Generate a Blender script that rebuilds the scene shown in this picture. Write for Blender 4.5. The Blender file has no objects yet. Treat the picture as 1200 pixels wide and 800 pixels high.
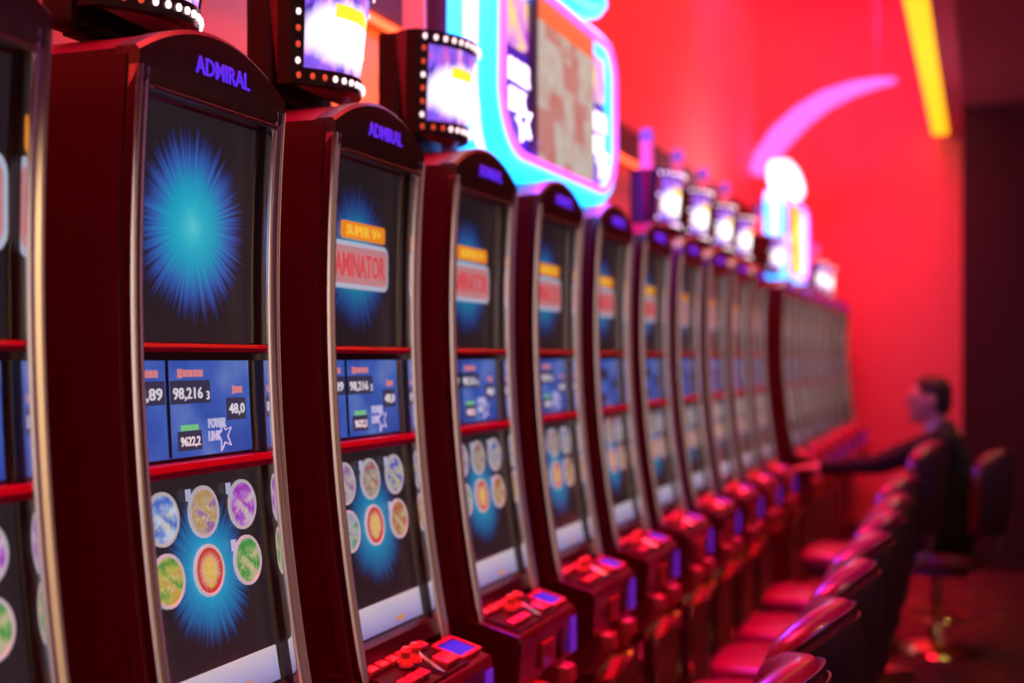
import bpy, bmesh, math, random
from mathutils import Vector, Matrix
random.seed(7)
S = bpy.context.scene
C = S.collection
PI = math.pi

# ------------------------------------------------------------------ camera
TH = math.atan(550 / 1500.0)
HC = 1.5
cd = bpy.data.cameras.new('camera'); cam = bpy.data.objects.new('camera', cd); C.objects.link(cam)
cam.location = (0, 0, HC); cam.rotation_euler = (PI / 2, 0, TH)
cd.sensor_width = 36; cd.lens = 45; cd.shift_y = 20 / 1200.0
cd.clip_start = 0.05; cd.clip_end = 60
cd.dof.use_dof = True; cd.dof.focus_distance = 2.1; cd.dof.aperture_fstop = 1.75; cd.dof.aperture_blades = 0
S.camera = cam

# ------------------------------------------------------------------ view, world
S.view_settings.view_transform = 'Standard'; S.view_settings.look = 'None'
S.view_settings.exposure = 0.0; S.view_settings.gamma = 1.0; S.view_settings.use_curve_mapping = False
W = bpy.data.worlds.new('world'); S.world = W; W.use_nodes = True
W.node_tree.nodes['Background'].inputs[0].default_value = (0.02, 0.002, 0.004, 1)
W.node_tree.nodes['Background'].inputs[1].default_value = 0.4

# ------------------------------------------------------------------ large lights (the red wash of the raised ceiling)
def area(name, loc, rot, sx, sy, power, col, spread=180):
    d = bpy.data.lights.new(name, 'AREA'); d.shape = 'RECTANGLE'; d.size = sx; d.size_y = sy
    d.energy = power; d.color = col; d.spread = math.radians(spread)
    o = bpy.data.objects.new(name, d); C.objects.link(o); o.location = loc; o.rotation_euler = rot
    return o
RED = (1.0, 0.010, 0.085)
area('red_ceiling_wash', (-0.87, 5.8, 5.05), (0, 0, 0), 1.36, 12.0, 200, RED, 27)
area('red_wall_wash', (-0.45, 5.2, 4.95), (0, math.radians(42), 0), 0.4, 13.6, 155, (1.0, 0.045, 0.055), 100)
area('red_far_wash', (-0.95, 8.6, 4.9), (math.radians(52), 0, 0), 1.2, 0.5, 92, (1.0, 0.012, 0.10), 140)
def spot(name, loc, power, col, ang=100, r=0.05):
    d = bpy.data.lights.new(name, 'SPOT'); d.energy = power; d.color = col
    d.spot_size = math.radians(ang); d.spot_blend = 0.6; d.shadow_soft_size = r
    o = bpy.data.objects.new(name, d); C.objects.link(o); o.location = loc
    return o
WARM = (1.0, 0.68, 0.34)
for k, (x, y) in enumerate(((1.3, 0.4), (1.3, 3.0), (1.3, 5.6), (0.9, 8.2), (0.35, 6.6))):
    spot('warm_fill_spot', (x, y, 3.27), 28, WARM)  # unseen warm spots added for gold reflections on chrome and brass

def aim(o, t): o.rotation_euler = (Vector(t) - o.location).to_track_quat('-Z', 'Y').to_euler()
for y in (-2.6, 0.6, 4.2):
    spot('wall_fill_spot', (4.4, y, 3.25), 150, WARM, 84)  # unseen spots added to light the aisle wall for chrome reflections
spot('wall_fill_spot', (4.0, 9.2, 3.25), 200, WARM, 84)  # unseen spot added to give the header plates something to reflect
for x, c_ in ((-1.3, (1.0, 0.86, 0.8)), (0.6, (1.0, 0.92, 0.95)), (3.0, WARM)):
    aim(spot('chrome_fill_spot', (x, -2.2, 3.2), 620, c_, 46), (x, -4.0, 1.5))  # unseen spots added on the rear wall to brighten the chrome

# ------------------------------------------------------------------ material helpers
MATS = {}
def lin(c): return tuple(((v / 255) / 12.92 if v / 255 <= 0.04045 else ((v / 255 + 0.055) / 1.055) ** 2.4) for v in c)
def mat(name, base=(0.5, 0.5, 0.5), rough=0.5, metal=0.0, emit=None, es=1.0, var=0.0, vscale=20, coat=0.0, bump=0.0, bscale=200, spec=0.5):
    m = bpy.data.materials.new(name); m.use_nodes = True; nt = m.node_tree; b = nt.nodes['Principled BSDF']
    b.inputs['Base Color'].default_value = (*base, 1); b.inputs['Roughness'].default_value = rough
    b.inputs['Metallic'].default_value = metal; b.inputs['Coat Weight'].default_value = coat
    b.inputs['Specular IOR Level'].default_value = spec
    if emit:
        b.inputs['Emission Color'].default_value = (*emit, 1); b.inputs['Emission Strength'].default_value = es
    if var or bump:
        tc = nt.nodes.new('ShaderNodeTexCoord'); n = nt.nodes.new('ShaderNodeTexNoise')
        nt.links.new(tc.outputs['Object'], n.inputs['Vector']); n.inputs['Scale'].default_value = vscale; n.inputs['Detail'].default_value = 4
        if var:
            mx = nt.nodes.new('ShaderNodeMix'); mx.data_type = 'RGBA'
            mx.inputs[6].default_value = (*[v * (1 - var) for v in base], 1); mx.inputs[7].default_value = (*[min(1, v * (1 + var)) for v in base], 1)
            nt.links.new(n.outputs['Fac'], mx.inputs[0]); nt.links.new(mx.outputs[2], b.inputs['Base Color'])
        if bump:
            n2 = nt.nodes.new('ShaderNodeTexNoise'); nt.links.new(tc.outputs['Object'], n2.inputs['Vector']); n2.inputs['Scale'].default_value = bscale
            bp = nt.nodes.new('ShaderNodeBump'); bp.inputs['Strength'].default_value = bump; bp.inputs['Distance'].default_value = 0.002
            nt.links.new(n2.outputs['Fac'], bp.inputs['Height']); nt.links.new(bp.outputs['Normal'], b.inputs['Normal'])
    MATS[name] = m
    return m

class NT:
    """tiny expression helper on a material's nodes"""
    def __init__(self, m):
        self.m = m; self.t = m.node_tree; self.b = self.t.nodes['Principled BSDF']
        tc = self.t.nodes.new('ShaderNodeTexCoord'); sp = self.t.nodes.new('ShaderNodeSeparateXYZ')
        self.vec = tc.outputs['Object']; self.t.links.new(self.vec, sp.inputs[0]); self.x, self.y, self.z = sp.outputs
    def put(self, sock, v):
        if isinstance(v, (int, float)): sock.default_value = v
        elif isinstance(v, tuple): sock.default_value = v if len(v) == len(sock.default_value) else (*v, 1)
        else: self.t.links.new(v, sock)
    def op(self, kind, a, b=0.0, c=0.0, clamp=False):
        n = self.t.nodes.new('ShaderNodeMath'); n.operation = kind; n.use_clamp = clamp
        self.put(n.inputs[0], a); self.put(n.inputs[1], b); self.put(n.inputs[2], c); return n.outputs[0]
    def add(self, a, b): return self.op('ADD', a, b)
    def sub(self, a, b): return self.op('SUBTRACT', a, b)
    def mul(self, a, b): return self.op('MULTIPLY', a, b)
    def div(self, a, b): return self.op('DIVIDE', a, b)
    def rad(self, y0=0, z0=0, sy=1, sz=1):
        a = self.mul(self.sub(self.y, y0), sy); c = self.mul(self.sub(self.z, z0), sz)
        return self.op('SQRT', self.add(self.mul(a, a), self.mul(c, c)))
    def xyz(self, a, b, c):
        n = self.t.nodes.new('ShaderNodeCombineXYZ'); [self.put(n.inputs[k], v) for k, v in enumerate((a, b, c))]; return n.outputs[0]
    def noise(self, v, scale, detail=2):
        n = self.t.nodes.new('ShaderNodeTexNoise'); self.put(n.inputs['Vector'], v); n.inputs['Scale'].default_value = scale; n.inputs['Detail'].default_value = detail
        return n.outputs['Fac']
    def voro(self, v, scale, feature='F1', metric='EUCLIDEAN'):
        n = self.t.nodes.new('ShaderNodeTexVoronoi'); n.feature = feature; n.distance = metric; self.put(n.inputs['Vector'], v); n.inputs['Scale'].default_value = scale
        return n.outputs
    def ramp(self, f, stops, interp='LINEAR'):
        n = self.t.nodes.new('ShaderNodeValToRGB'); n.color_ramp.interpolation = interp; e = n.color_ramp.elements
        while len(e) < len(stops): e.new(0.5)
        for k, (p, c) in enumerate(stops): e[k].position = p; e[k].color = (*c, 1)
        self.put(n.inputs[0], f); return n.outputs[0]
    def mix(self, f, a, b):
        n = self.t.nodes.new('ShaderNodeMix'); n.data_type = 'RGBA'; self.put(n.inputs[0], f); self.put(n.inputs[6], a); self.put(n.inputs[7], b); return n.outputs[2]
    def angle(self, y0=0, z0=0): return self.op('ARCTAN2', self.sub(self.z, z0), self.sub(self.y, y0))
    def emit(self, col, s): self.put(self.b.inputs['Emission Color'], col); self.b.inputs['Emission Strength'].default_value = s
    def base(self, col): self.put(self.b.inputs['Base Color'], col)

def burst(n, y0, z0, R, stops, ray=14):
    a = n.angle(y0, z0)
    v = n.xyz(n.op('COSINE', a), n.op('SINE', a), 0.0)
    rays = n.noise(v, ray, 3)
    fine = n.noise(v, ray * 3.2, 2)
    RR = n.mul(n.add(0.42, n.add(n.mul(rays, 0.62), n.mul(fine, 0.42))), R)
    I = n.op('SUBTRACT', 1.0, n.div(n.rad(y0, z0), RR), clamp=True)
    I2 = n.mul(I, n.add(0.72, n.mul(fine, 0.56)))
    return n.ramp(I2, stops)

# plain materials
mat('wall_red', (0.8, 0.34, 0.28), 0.6, var=0.05, vscale=3, bump=0.15, bscale=60)
mat('wall_warm', (0.46, 0.4, 0.38), 0.6, var=0.08, vscale=3)
mat('wall_dark', (0.05, 0.003, 0.010), 0.7, var=0.15, vscale=4)
mat('soffit', (0.34, 0.07, 0.07), 0.7, var=0.1, vscale=5)
mat('ledge', (0.55, 0.2, 0.22), 0.6, var=0.05)
mat('cabinet', (0.105, 0.004, 0.02), 0.38, var=0.12, vscale=6, coat=0.25, bump=0.08, bscale=400)
mat('bezel', (0.035, 0.006, 0.012), 0.3, var=0.1, spec=0.6)
mat('header', (0.2, 0.16, 0.15), 0.3, 0.85, var=0.15, vscale=40)
mat('chrome', (0.88, 0.87, 0.88), 0.06, 1.0, var=0.04)
mat('silver', (0.45, 0.42, 0.44), 0.25, 1.0, var=0.06)
mat('crossbar', (0.5, 0.006, 0.05), 0.25, var=0.08, coat=0.4)
mat('letters', (0.05, 0.02, 0.2), 0.4, emit=lin((95, 45, 255)), es=0.85, var=0.1)
mat('deck', (0.075, 0.004, 0.010), 0.25, var=0.15, vscale=30, coat=0.5)
mat('deck_black', (0.03, 0.006, 0.008), 0.3, var=0.1)
mat('button', (0.7, 0.1, 0.12), 0.2, var=0.15, coat=0.4)
mat('knob', (0.8, 0.12, 0.08), 0.2, var=0.1, coat=0.5)
mat('blue_light', (0.02, 0.02, 0.2), 0.3, emit=(0.03, 0.02, 0.7), es=1.0, var=0.1)
mat('violet_light', (0.05, 0.02, 0.2), 0.3, emit=(0.10, 0.012, 0.42), es=0.9, var=0.1)
mat('tray', (0.32, 0.03, 0.04), 0.3, var=0.15, coat=0.3)
mat('brass', (0.85, 0.6, 0.28), 0.12, 1.0, var=0.1)
mat('white_text', (0.8, 0.8, 0.8), 0.5, emit=(0.62, 0.6, 0.66), es=1.0, var=0.05)
mat('pale_text', (0.6, 0.6, 0.7), 0.5, emit=(0.34, 0.38, 0.55), es=1.0, var=0.05)
mat('counter', (0.02, 0.02, 0.05), 0.4, emit=(0.035, 0.03, 0.07), es=1.0, var=0.1)
mat('heading', (0.5, 0.1, 0.1), 0.5, emit=(0.62, 0.2, 0.2), es=1.0, var=0.05)
mat('green_tag', (0.1, 0.4, 0.1), 0.5, emit=(0.16, 0.5, 0.2), es=1.0, var=0.05)
mat('title_plate', (0.6, 0.4, 0.4), 0.5, emit=(0.42, 0.2, 0.22), es=1.0, var=0.1)
mat('title_edge', (0.6, 0.6, 0.7), 0.5, emit=(0.34, 0.42, 0.55), es=1.0, var=0.1)
mat('title_letters', (0.6, 0.05, 0.05), 0.5, emit=(0.5, 0.07, 0.08), es=1.0, var=0.1)
mat('ribbon', (0.7, 0.3, 0.02), 0.5, emit=(0.72, 0.22, 0.015), es=1.0, var=0.15)
mat('ribbon_letters', (0.4, 0.2, 0.02), 0.5, emit=(0.8, 0.5, 0.05), es=1.0, var=0.05)
mat('icon_rim', (0.6, 0.6, 0.62), 0.4, emit=(0.36, 0.34, 0.38), es=1.0, var=0.1)
mat('topper_black', (0.022, 0.006, 0.01), 0.4, var=0.1)
mat('topper_frame', (0.06, 0.045, 0.045), 0.25, 0.6, var=0.1)
mat('topper_side', (0.3, 0.02, 0.04), 0.35, var=0.1)
mat('bulb_white', (0.9, 0.85, 0.85), 0.3, emit=(1.0, 0.78, 0.82), es=1.7, var=0.02)
mat('bulb_red', (0.8, 0.1, 0.05), 0.3, emit=(1.0, 0.12, 0.05), es=0.55, var=0.05)
mat('candle_pink', (0.9, 0.45, 0.55), 0.35, emit=(0.9, 0.14, 0.26), es=0.5, var=0.05)
mat('candle_blue', (0.2, 0.2, 0.6), 0.3, emit=(0.1, 0.1, 0.7), es=0.7, var=0.05)
mat('neon_cyan', (0.1, 0.6, 0.8), 0.4, emit=(0.03, 1.1, 3.6), es=1.2, var=0.02)
mat('neon_core', (0.9, 0.9, 0.95), 0.4, emit=(0.9, 1.1, 4.5), es=1.6, var=0.02)
mat('neon_violet', (0.6, 0.2, 0.8), 0.4, emit=(0.9, 0.16, 1.0), es=1.2, var=0.02)
mat('cove_yellow', (0.9, 0.7, 0.1), 0.5, emit=(1.3, 0.74, 0.01), es=1.05, var=0.02)
mat('arc_glow_violet', (0.6, 0.2, 0.6), 0.5, emit=(1.0, 0.17, 0.9), es=1.15, var=0.02)  # emission standing in for a violet glow at the far wall
mat('orange_glow', (0.9, 0.4, 0.05), 0.5, emit=(1.0, 0.3, 0.0), es=16.0, var=0.02)
mat('panel_purple', (0.05, 0.02, 0.25), 0.4, emit=(0.06, 0.015, 0.42), es=1.0, var=0.2)
mat('sign_white', (0.9, 0.9, 0.9), 0.5, emit=(1.3, 1.15, 1.5), es=1.5, var=0.02)
mat('sign_bezel', (0.1, 0.05, 0.1), 0.3, var=0.1)
mat('rail', (0.07, 0.012, 0.03), 0.5, var=0.15)
mat('vinyl', (0.2, 0.010, 0.045), 0.26, var=0.12, vscale=12, bump=0.12, bscale=350, coat=0.3)
mat('vinyl_dark', (0.035, 0.012, 0.016), 0.4, var=0.1, bump=0.2, bscale=350)
mat('piping', (0.03, 0.012, 0.015), 0.35, var=0.1)
mat('skin', (0.55, 0.3, 0.24), 0.5, var=0.08, vscale=30)
mat('hair', (0.018, 0.011, 0.01), 0.55, var=0.2, vscale=80)
mat('suit', (0.008, 0.006, 0.008), 0.85, var=0.2, vscale=60, bump=0.2, bscale=300)
mat('shirt', (0.6, 0.55, 0.6), 0.7, var=0.05)
mat('shoe', (0.012, 0.01, 0.01), 0.3, var=0.1)

# carpet
m = mat('carpet', (0.1, 0.01, 0.012), 0.95); n = NT(m)
v1 = n.voro(n.vec, 3.2)[0]; v2 = n.noise(n.vec, 9, 4)
col = n.ramp(n.add(n.mul(v1, 0.8), n.mul(v2, 0.45)), [(0.25, (0.12, 0.045, 0.01)), (0.34, (0.07, 0.008, 0.006)), (0.5, (0.055, 0.003, 0.007)), (0.78, (0.07, 0.004, 0.009)), (0.85, (0.11, 0.035, 0.01)), (0.95, (0.035, 0.002, 0.005))])
n.base(col)
bp = n.t.nodes.new('ShaderNodeBump'); bp.inputs['Strength'].default_value = 0.6; bp.inputs['Distance'].default_value = 0.004
n.put(bp.inputs['Height'], n.noise(n.vec, 260, 2)); n.t.links.new(bp.outputs[0], n.b.inputs['Normal'])
# belly art
m = mat('belly_art', (0.1, 0.03, 0.02), 0.3); n = NT(m)
v = n.voro(n.vec, 26)[0]; n.base(n.ramp(n.add(v, n.mul(n.noise(n.vec, 14, 3), 0.6)), [(0.2, (0.35, 0.2, 0.06)), (0.45, (0.14, 0.03, 0.02)), (0.7, (0.05, 0.012, 0.015)), (1.0, (0.2, 0.09, 0.03))]))
# screens
BG = (0.018, 0.012, 0.015)  # screen black lifted to include reflections on the glass
m = mat('screen_burst', (0.01, 0.01, 0.012), 0.35); n = NT(m)
n.emit(burst(n, 0.0, 0.0, 0.155, [(0.0, BG), (0.12, (0.02, 0.025, 0.12)), (0.3, (0.03, 0.1, 0.4)), (0.55, (0.012, 0.3, 0.5)), (0.8, (0.02, 0.42, 0.56)), (1.0, (0.1, 0.55, 0.62))]), 1.0)
m = mat('screen_burst_title', (0.01, 0.01, 0.012), 0.35); n = NT(m)
n.emit(burst(n, -0.02, -0.012, 0.15, [(0.0, BG), (0.12, (0.015, 0.02, 0.09)), (0.3, (0.02, 0.07, 0.28)), (0.55, (0.01, 0.22, 0.4)), (1.0, (0.02, 0.36, 0.48))]), 0.85)
m = mat('screen_jackpot', (0.01, 0.01, 0.03), 0.35); n = NT(m)
n.emit(n.ramp(n.noise(n.vec, 9, 2), [(0.3, (0.022, 0.06, 0.34)), (0.55, (0.05, 0.11, 0.45)), (0.75, (0.13, 0.2, 0.5))]), 1.0)
for nm, k in (('screen_menu', 1.0), ('screen_menu_dim', 0.8)):
    m = mat(nm, (0.01, 0.01, 0.012), 0.35); n = NT(m)
    n.emit(burst(n, 0.005, 0.028, 0.125, [(0.0, BG), (0.12, (0.015, 0.03, 0.11)), (0.3, (0.012, 0.12, 0.33)), (0.6, (0.015, 0.27, 0.5)), (1.0, (0.1, 0.5, 0.62))]), k)
m = mat('info_strip', (0.3, 0.3, 0.35), 0.35); n = NT(m)
n.emit(n.mix(n.op('LESS_THAN', n.rad(0.06, -0.016, 0.35, 1.0), n.mul(n.noise(n.vec, 90, 1), 0.014)), n.ramp(n.add(n.mul(n.add(n.z, 0.028), 17), n.mul(n.noise(n.vec, 12, 2), 0.2)), [(0.1, (0.07, 0.18, 0.42)), (0.5, (0.2, 0.33, 0.52)), (1.0, (0.4, 0.46, 0.52))]), (0.4, 0.22, 0.1)), 1.0)
# icon faces
def icon_mat(name, c1, c2, c3, sc=26, k=1.0):
    m = mat(name, (0.05, 0.05, 0.05), 0.4); n = NT(m)
    f = n.noise(n.xyz(0.0, n.mul(n.y, 0.9), n.mul(n.z, 1.3)), sc * 1.6, 4)
    cells = n.voro(n.xyz(0.0, n.mul(n.y, 1.5), n.z), 120)[0]
    band = n.op('LESS_THAN', n.op('ABSOLUTE', n.add(n.op('ABSOLUTE', n.add(n.z, 0.004)), -0.007)), 0.0055)
    letters = n.mul(n.mul(band, n.op('LESS_THAN', n.op('ABSOLUTE', n.y), 0.024)), n.op('LESS_THAN', cells, 0.42))
    n.emit(n.mix(n.mul(letters, 0.7), n.ramp(f, [(0.36, c1), (0.5, c2), (0.62, c3)]), (0.6, 0.48, 0.25)), k)
icon_mat('icon_beige', (0.42, 0.25, 0.1), (0.45, 0.33, 0.2), (0.3, 0.12, 0.32))
icon_mat('icon_purple', (0.3, 0.04, 0.45), (0.42, 0.14, 0.52), (0.55, 0.38, 0.5))
icon_mat('icon_green', (0.03, 0.26, 0.05), (0.16, 0.34, 0.1), (0.45, 0.4, 0.25))
icon_mat('icon_blue', (0.06, 0.14, 0.5), (0.25, 0.34, 0.6), (0.5, 0.55, 0.65))
icon_mat('icon_lime', (0.1, 0.26, 0.05), (0.42, 0.4, 0.08), (0.5, 0.3, 0.06))
icon_mat('icon_teal', (0.4, 0.08, 0.1), (0.3, 0.32, 0.3), (0.45, 0.3, 0.2), 30, 0.9)
icon_mat('icon_royal', (0.03, 0.05, 0.5), (0.4, 0.36, 0.42), (0.45, 0.42, 0.2), 34, 0.9)
icon_mat('icon_orange', (0.48, 0.1, 0.03), (0.4, 0.22, 0.12), (0.5, 0.4, 0.2), 30, 0.9)
icon_mat('icon_mauve', (0.3, 0.12, 0.3), (0.4, 0.3, 0.4), (0.45, 0.4, 0.4), 30, 0.9)
icon_mat('icon_white', (0.3, 0.33, 0.4), (0.4, 0.42, 0.42), (0.1, 0.3, 0.2), 30, 0.9)
m = mat('icon_red', (0.05, 0.05, 0.05), 0.4); n = NT(m)
n.emit(n.mix(n.mul(n.op('LESS_THAN', n.rad(0, -0.003, 1.2, 0.75), 0.018), n.op('GREATER_THAN', n.noise(n.vec, 190, 2), 0.47)), burst(n, 0, 0, 0.042, [(0.0, (0.55, 0.02, 0.015)), (0.25, (0.55, 0.05, 0.03)), (0.5, (0.65, 0.35, 0.25)), (0.8, (0.7, 0.5, 0.2))], 6), (0.7, 0.42, 0.05)), 1.0)
# topper picture
m = mat('topper_picture', (0.05, 0.03, 0.1), 0.3); n = NT(m)
warp = n.noise(n.xyz(n.mul(n.y, 1.0), n.mul(n.y, 1.5), n.mul(n.z, 0.5)), 26, 4)
bgc = n.ramp(warp, [(0.3, (0.05, 0.02, 0.32)), (0.48, (0.22, 0.1, 0.75)), (0.58, (0.5, 0.08, 0.45)), (0.7, (0.75, 0.5, 0.95))])
hot = n.op('SUBTRACT', n.add(0.8, n.mul(warp, 0.4)), n.mul(n.rad(-0.01, -0.012, 0.9, 1.7), 8.0), clamp=True)
c2 = n.mix(n.op('MULTIPLY', hot, 1.6, clamp=True), bgc, (1.9, 1.75, 1.6))
rib = n.op('LESS_THAN', n.op('ABSOLUTE', n.sub(n.z, 0.032)), 0.013)
rib2 = n.mul(rib, n.op('LESS_THAN', n.op('ABSOLUTE', n.sub(n.y, 0.02)), 0.085))
n.emit(n.mix(rib2, c2, (1.5, 0.7, 0.03)), 1.35)
# sign screens
m = mat('sign_screen', (0.05, 0.05, 0.05), 0.3); n = NT(m)
o = n.voro(n.xyz(0.0, n.mul(n.y, 1.0), n.mul(n.z, 0.75)), 9, 'F1', 'CHEBYCHEV')
c = n.ramp(n.noise(n.vec, 11, 2), [(0.25, (0.5, 0.2, 0.17)), (0.42, (0.5, 0.38, 0.33)), (0.6, (0.52, 0.5, 0.44)), (0.8, (0.5, 0.26, 0.24))])
c = n.mix(n.op('MULTIPLY', n.op('GREATER_THAN', o[0], 0.47), 0.7), c, (0.5, 0.12, 0.12))
n.emit(n.mix(n.op('GREATER_THAN', n.z, 0.17), c, (0.9, 0.16, 0.06)), 1.0)
m = mat('sign_screen_yellow', (0.05, 0.05, 0.02), 0.3); n = NT(m)
n.emit(n.ramp(n.noise(n.vec, 6, 2), [(0.35, (1.0, 0.25, 0.03)), (0.55, (1.3, 0.75, 0.08)), (0.7, (1.4, 1.1, 0.5))]), 1.5)
m = mat('sign_picture', (0.05, 0.03, 0.1), 0.3); n = NT(m)
n.emit(n.ramp(n.noise(n.vec, 9, 3), [(0.35, (0.55, 0.06, 0.75)), (0.5, (0.9, 0.4, 0.75)), (0.62, (1.1, 0.6, 0.3)), (0.72, (1.1, 0.85, 0.2))]), 1.1)
# glass
g = bpy.data.materials.new('glass_pane'); g.use_nodes = True; t = g.node_tree
for nd in list(t.nodes): t.nodes.remove(nd)
out = t.nodes.new('ShaderNodeOutputMaterial'); mx = t.nodes.new('ShaderNodeMixShader'); tr = t.nodes.new('ShaderNodeBsdfTransparent'); gl = t.nodes.new('ShaderNodeBsdfGlossy')
fr = t.nodes.new('ShaderNodeFresnel'); fr.inputs[0].default_value = 1.4; gl.inputs['Roughness'].default_value = 0.02; gl.inputs['Color'].default_value = (0.9, 0.9, 0.9, 1)
ge = t.nodes.new('ShaderNodeNewGeometry'); mu = t.nodes.new('ShaderNodeMath'); mu.operation = 'MULTIPLY'; su = t.nodes.new('ShaderNodeMath'); su.operation = 'SUBTRACT'; su.inputs[0].default_value = 1.0
t.links.new(ge.outputs['Backfacing'], su.inputs[1]); t.links.new(su.outputs[0], mu.inputs[0]); t.links.new(fr.outputs[0], mu.inputs[1]); t.links.new(mu.outputs[0], mx.inputs[0]); t.links.new(tr.outputs[0], mx.inputs[1]); t.links.new(gl.outputs[0], mx.inputs[2]); t.links.new(mx.outputs[0], out.inputs[0])
MATS['glass_pane'] = g

# ------------------------------------------------------------------ mesh helpers
class MB:
    def __init__(self): self.v = []; self.f = []; self.mi = []
    def add(self, vs, fs, mi=0):
        o = len(self.v); self.v += [tuple(p) for p in vs]
        for f in fs: self.f.append([i + o for i in f]); self.mi.append(mi)
        return self
    def box(self, c, s, mi=0, R=None):
        vs = [Vector(((i & 1) - .5, ((i >> 1) & 1) - .5, ((i >> 2) & 1) - .5)) for i in range(8)]
        vs = [Vector((a.x * s[0], a.y * s[1], a.z * s[2])) for a in vs]
        if R is not None: vs = [R @ a for a in vs]
        vs = [a + Vector(c) for a in vs]
        return self.add(vs, [(0, 2, 3, 1), (4, 5, 7, 6), (0, 1, 5, 4), (2, 6, 7, 3), (0, 4, 6, 2), (1, 3, 7, 5)], mi)
    def loft(self, secs, closed=True, caps=True, mi=0, wrap=False):
        n = len(secs[0]); vs = [p for s in secs for p in s]; fs = []
        m_ = len(secs)
        for a in range(m_ if wrap else m_ - 1):
            b = (a + 1) % m_
            for i in range(n if closed else n - 1):
                j = (i + 1) % n
                fs.append((a * n + i, a * n + j, b * n + j, b * n + i))
        if caps and closed and not wrap:
            fs.append(tuple(range(n - 1, -1, -1))); fs.append(tuple((m_ - 1) * n + i for i in range(n)))
        return self.add(vs, fs, mi)
    def tube(self, path, r, seg=8, mi=0, wrap=False):
        P = [Vector(p) for p in path]; secs = []; up = Vector((0.123, 0.31, 0.94)).normalized()
        for i, p in enumerate(P):
            if wrap: d = P[(i + 1) % len(P)] - P[i - 1]
            else: d = P[min(i + 1, len(P) - 1)] - P[max(i - 1, 0)]
            d.normalize(); a = d.cross(up)
            if a.length < 1e-3: a = d.cross(Vector((1, 0, 0)))
            a.normalize(); b = d.cross(a)
            rr = r[i] if isinstance(r, (list, tuple)) else r
            secs.append([p + a * rr * math.cos(2 * PI * k / seg) + b * rr * math.sin(2 * PI * k / seg) for k in range(seg)])
        return self.loft(secs, True, True, mi, wrap)
    def lathe(self, prof, c=(0, 0, 0), seg=20, mi=0):
        secs = [[(c[0] + r * math.cos(2 * PI * k / seg), c[1] + r * math.sin(2 * PI * k / seg), c[2] + z) for k in range(seg)] for r, z in prof]
        return self.loft(secs, True, True, mi)
    def ball(self, c, r, u=10, w=6, mi=0):
        r = r if isinstance(r, (tuple, list)) else (r, r, r)
        secs = []
        for j in range(1, w):
            a = PI * j / w
            secs.append([(c[0] + r[0] * math.sin(a) * math.cos(2 * PI * k / u), c[1] + r[1] * math.sin(a) * math.sin(2 * PI * k / u), c[2] - r[2] * math.cos(a)) for k in range(u)])
        return self.loft(secs, True, True, mi)
    def cushion(self, c, s, e1=0.35, e2=0.35, u=28, w=14, mi=0, crown=0.0):
        def sp(x, e): return math.copysign(abs(x) ** e, x)
        secs = []
        for j in range(1, w):
            a = -PI / 2 + PI * j / w; row = []
            for k in range(u):
                b = 2 * PI * k / u
                x = s[0] * sp(math.cos(a), e1) * sp(math.cos(b), e2); y = s[1] * sp(math.cos(a), e1) * sp(math.sin(b), e2); z = s[2] * sp(math.sin(a), e1)
                z += crown * (1 - (x / s[0]) ** 2) * (1 - (y / s[1]) ** 2) * (1 if z > 0 else 0)
                row.append((c[0] + x, c[1] + y, c[2] + z))
            secs.append(row)
        return self.loft(secs, True, True, mi)
    def mesh(self, name, mats, smooth=False, bevel=0.0, sharp=40):
        me = bpy.data.meshes.new(name); me.from_pydata(self.v, [], self.f)
        for mm in (mats if isinstance(mats, (list, tuple)) else [mats]): me.materials.append(MATS[mm])
        me.polygons.foreach_set('material_index', self.mi)
        bm = bmesh.new(); bm.from_mesh(me)
        bmesh.ops.recalc_face_normals(bm, faces=bm.faces[:])
        if bevel:
            ed = [e for e in bm.edges if len(e.link_faces) == 2 and e.calc_face_angle(0) > 0.5]
            bmesh.ops.bevel(bm, geom=ed, offset=bevel, segments=2, profile=0.6, affect='EDGES', clamp_overlap=True)
        if smooth:
            for f in bm.faces: f.smooth = True
            for e in bm.edges:
                if len(e.link_faces) == 2 and e.calc_face_angle(0) > math.radians(sharp): e.smooth = False
        bm.to_mesh(me); bm.free(); me.update()
        return me

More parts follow.
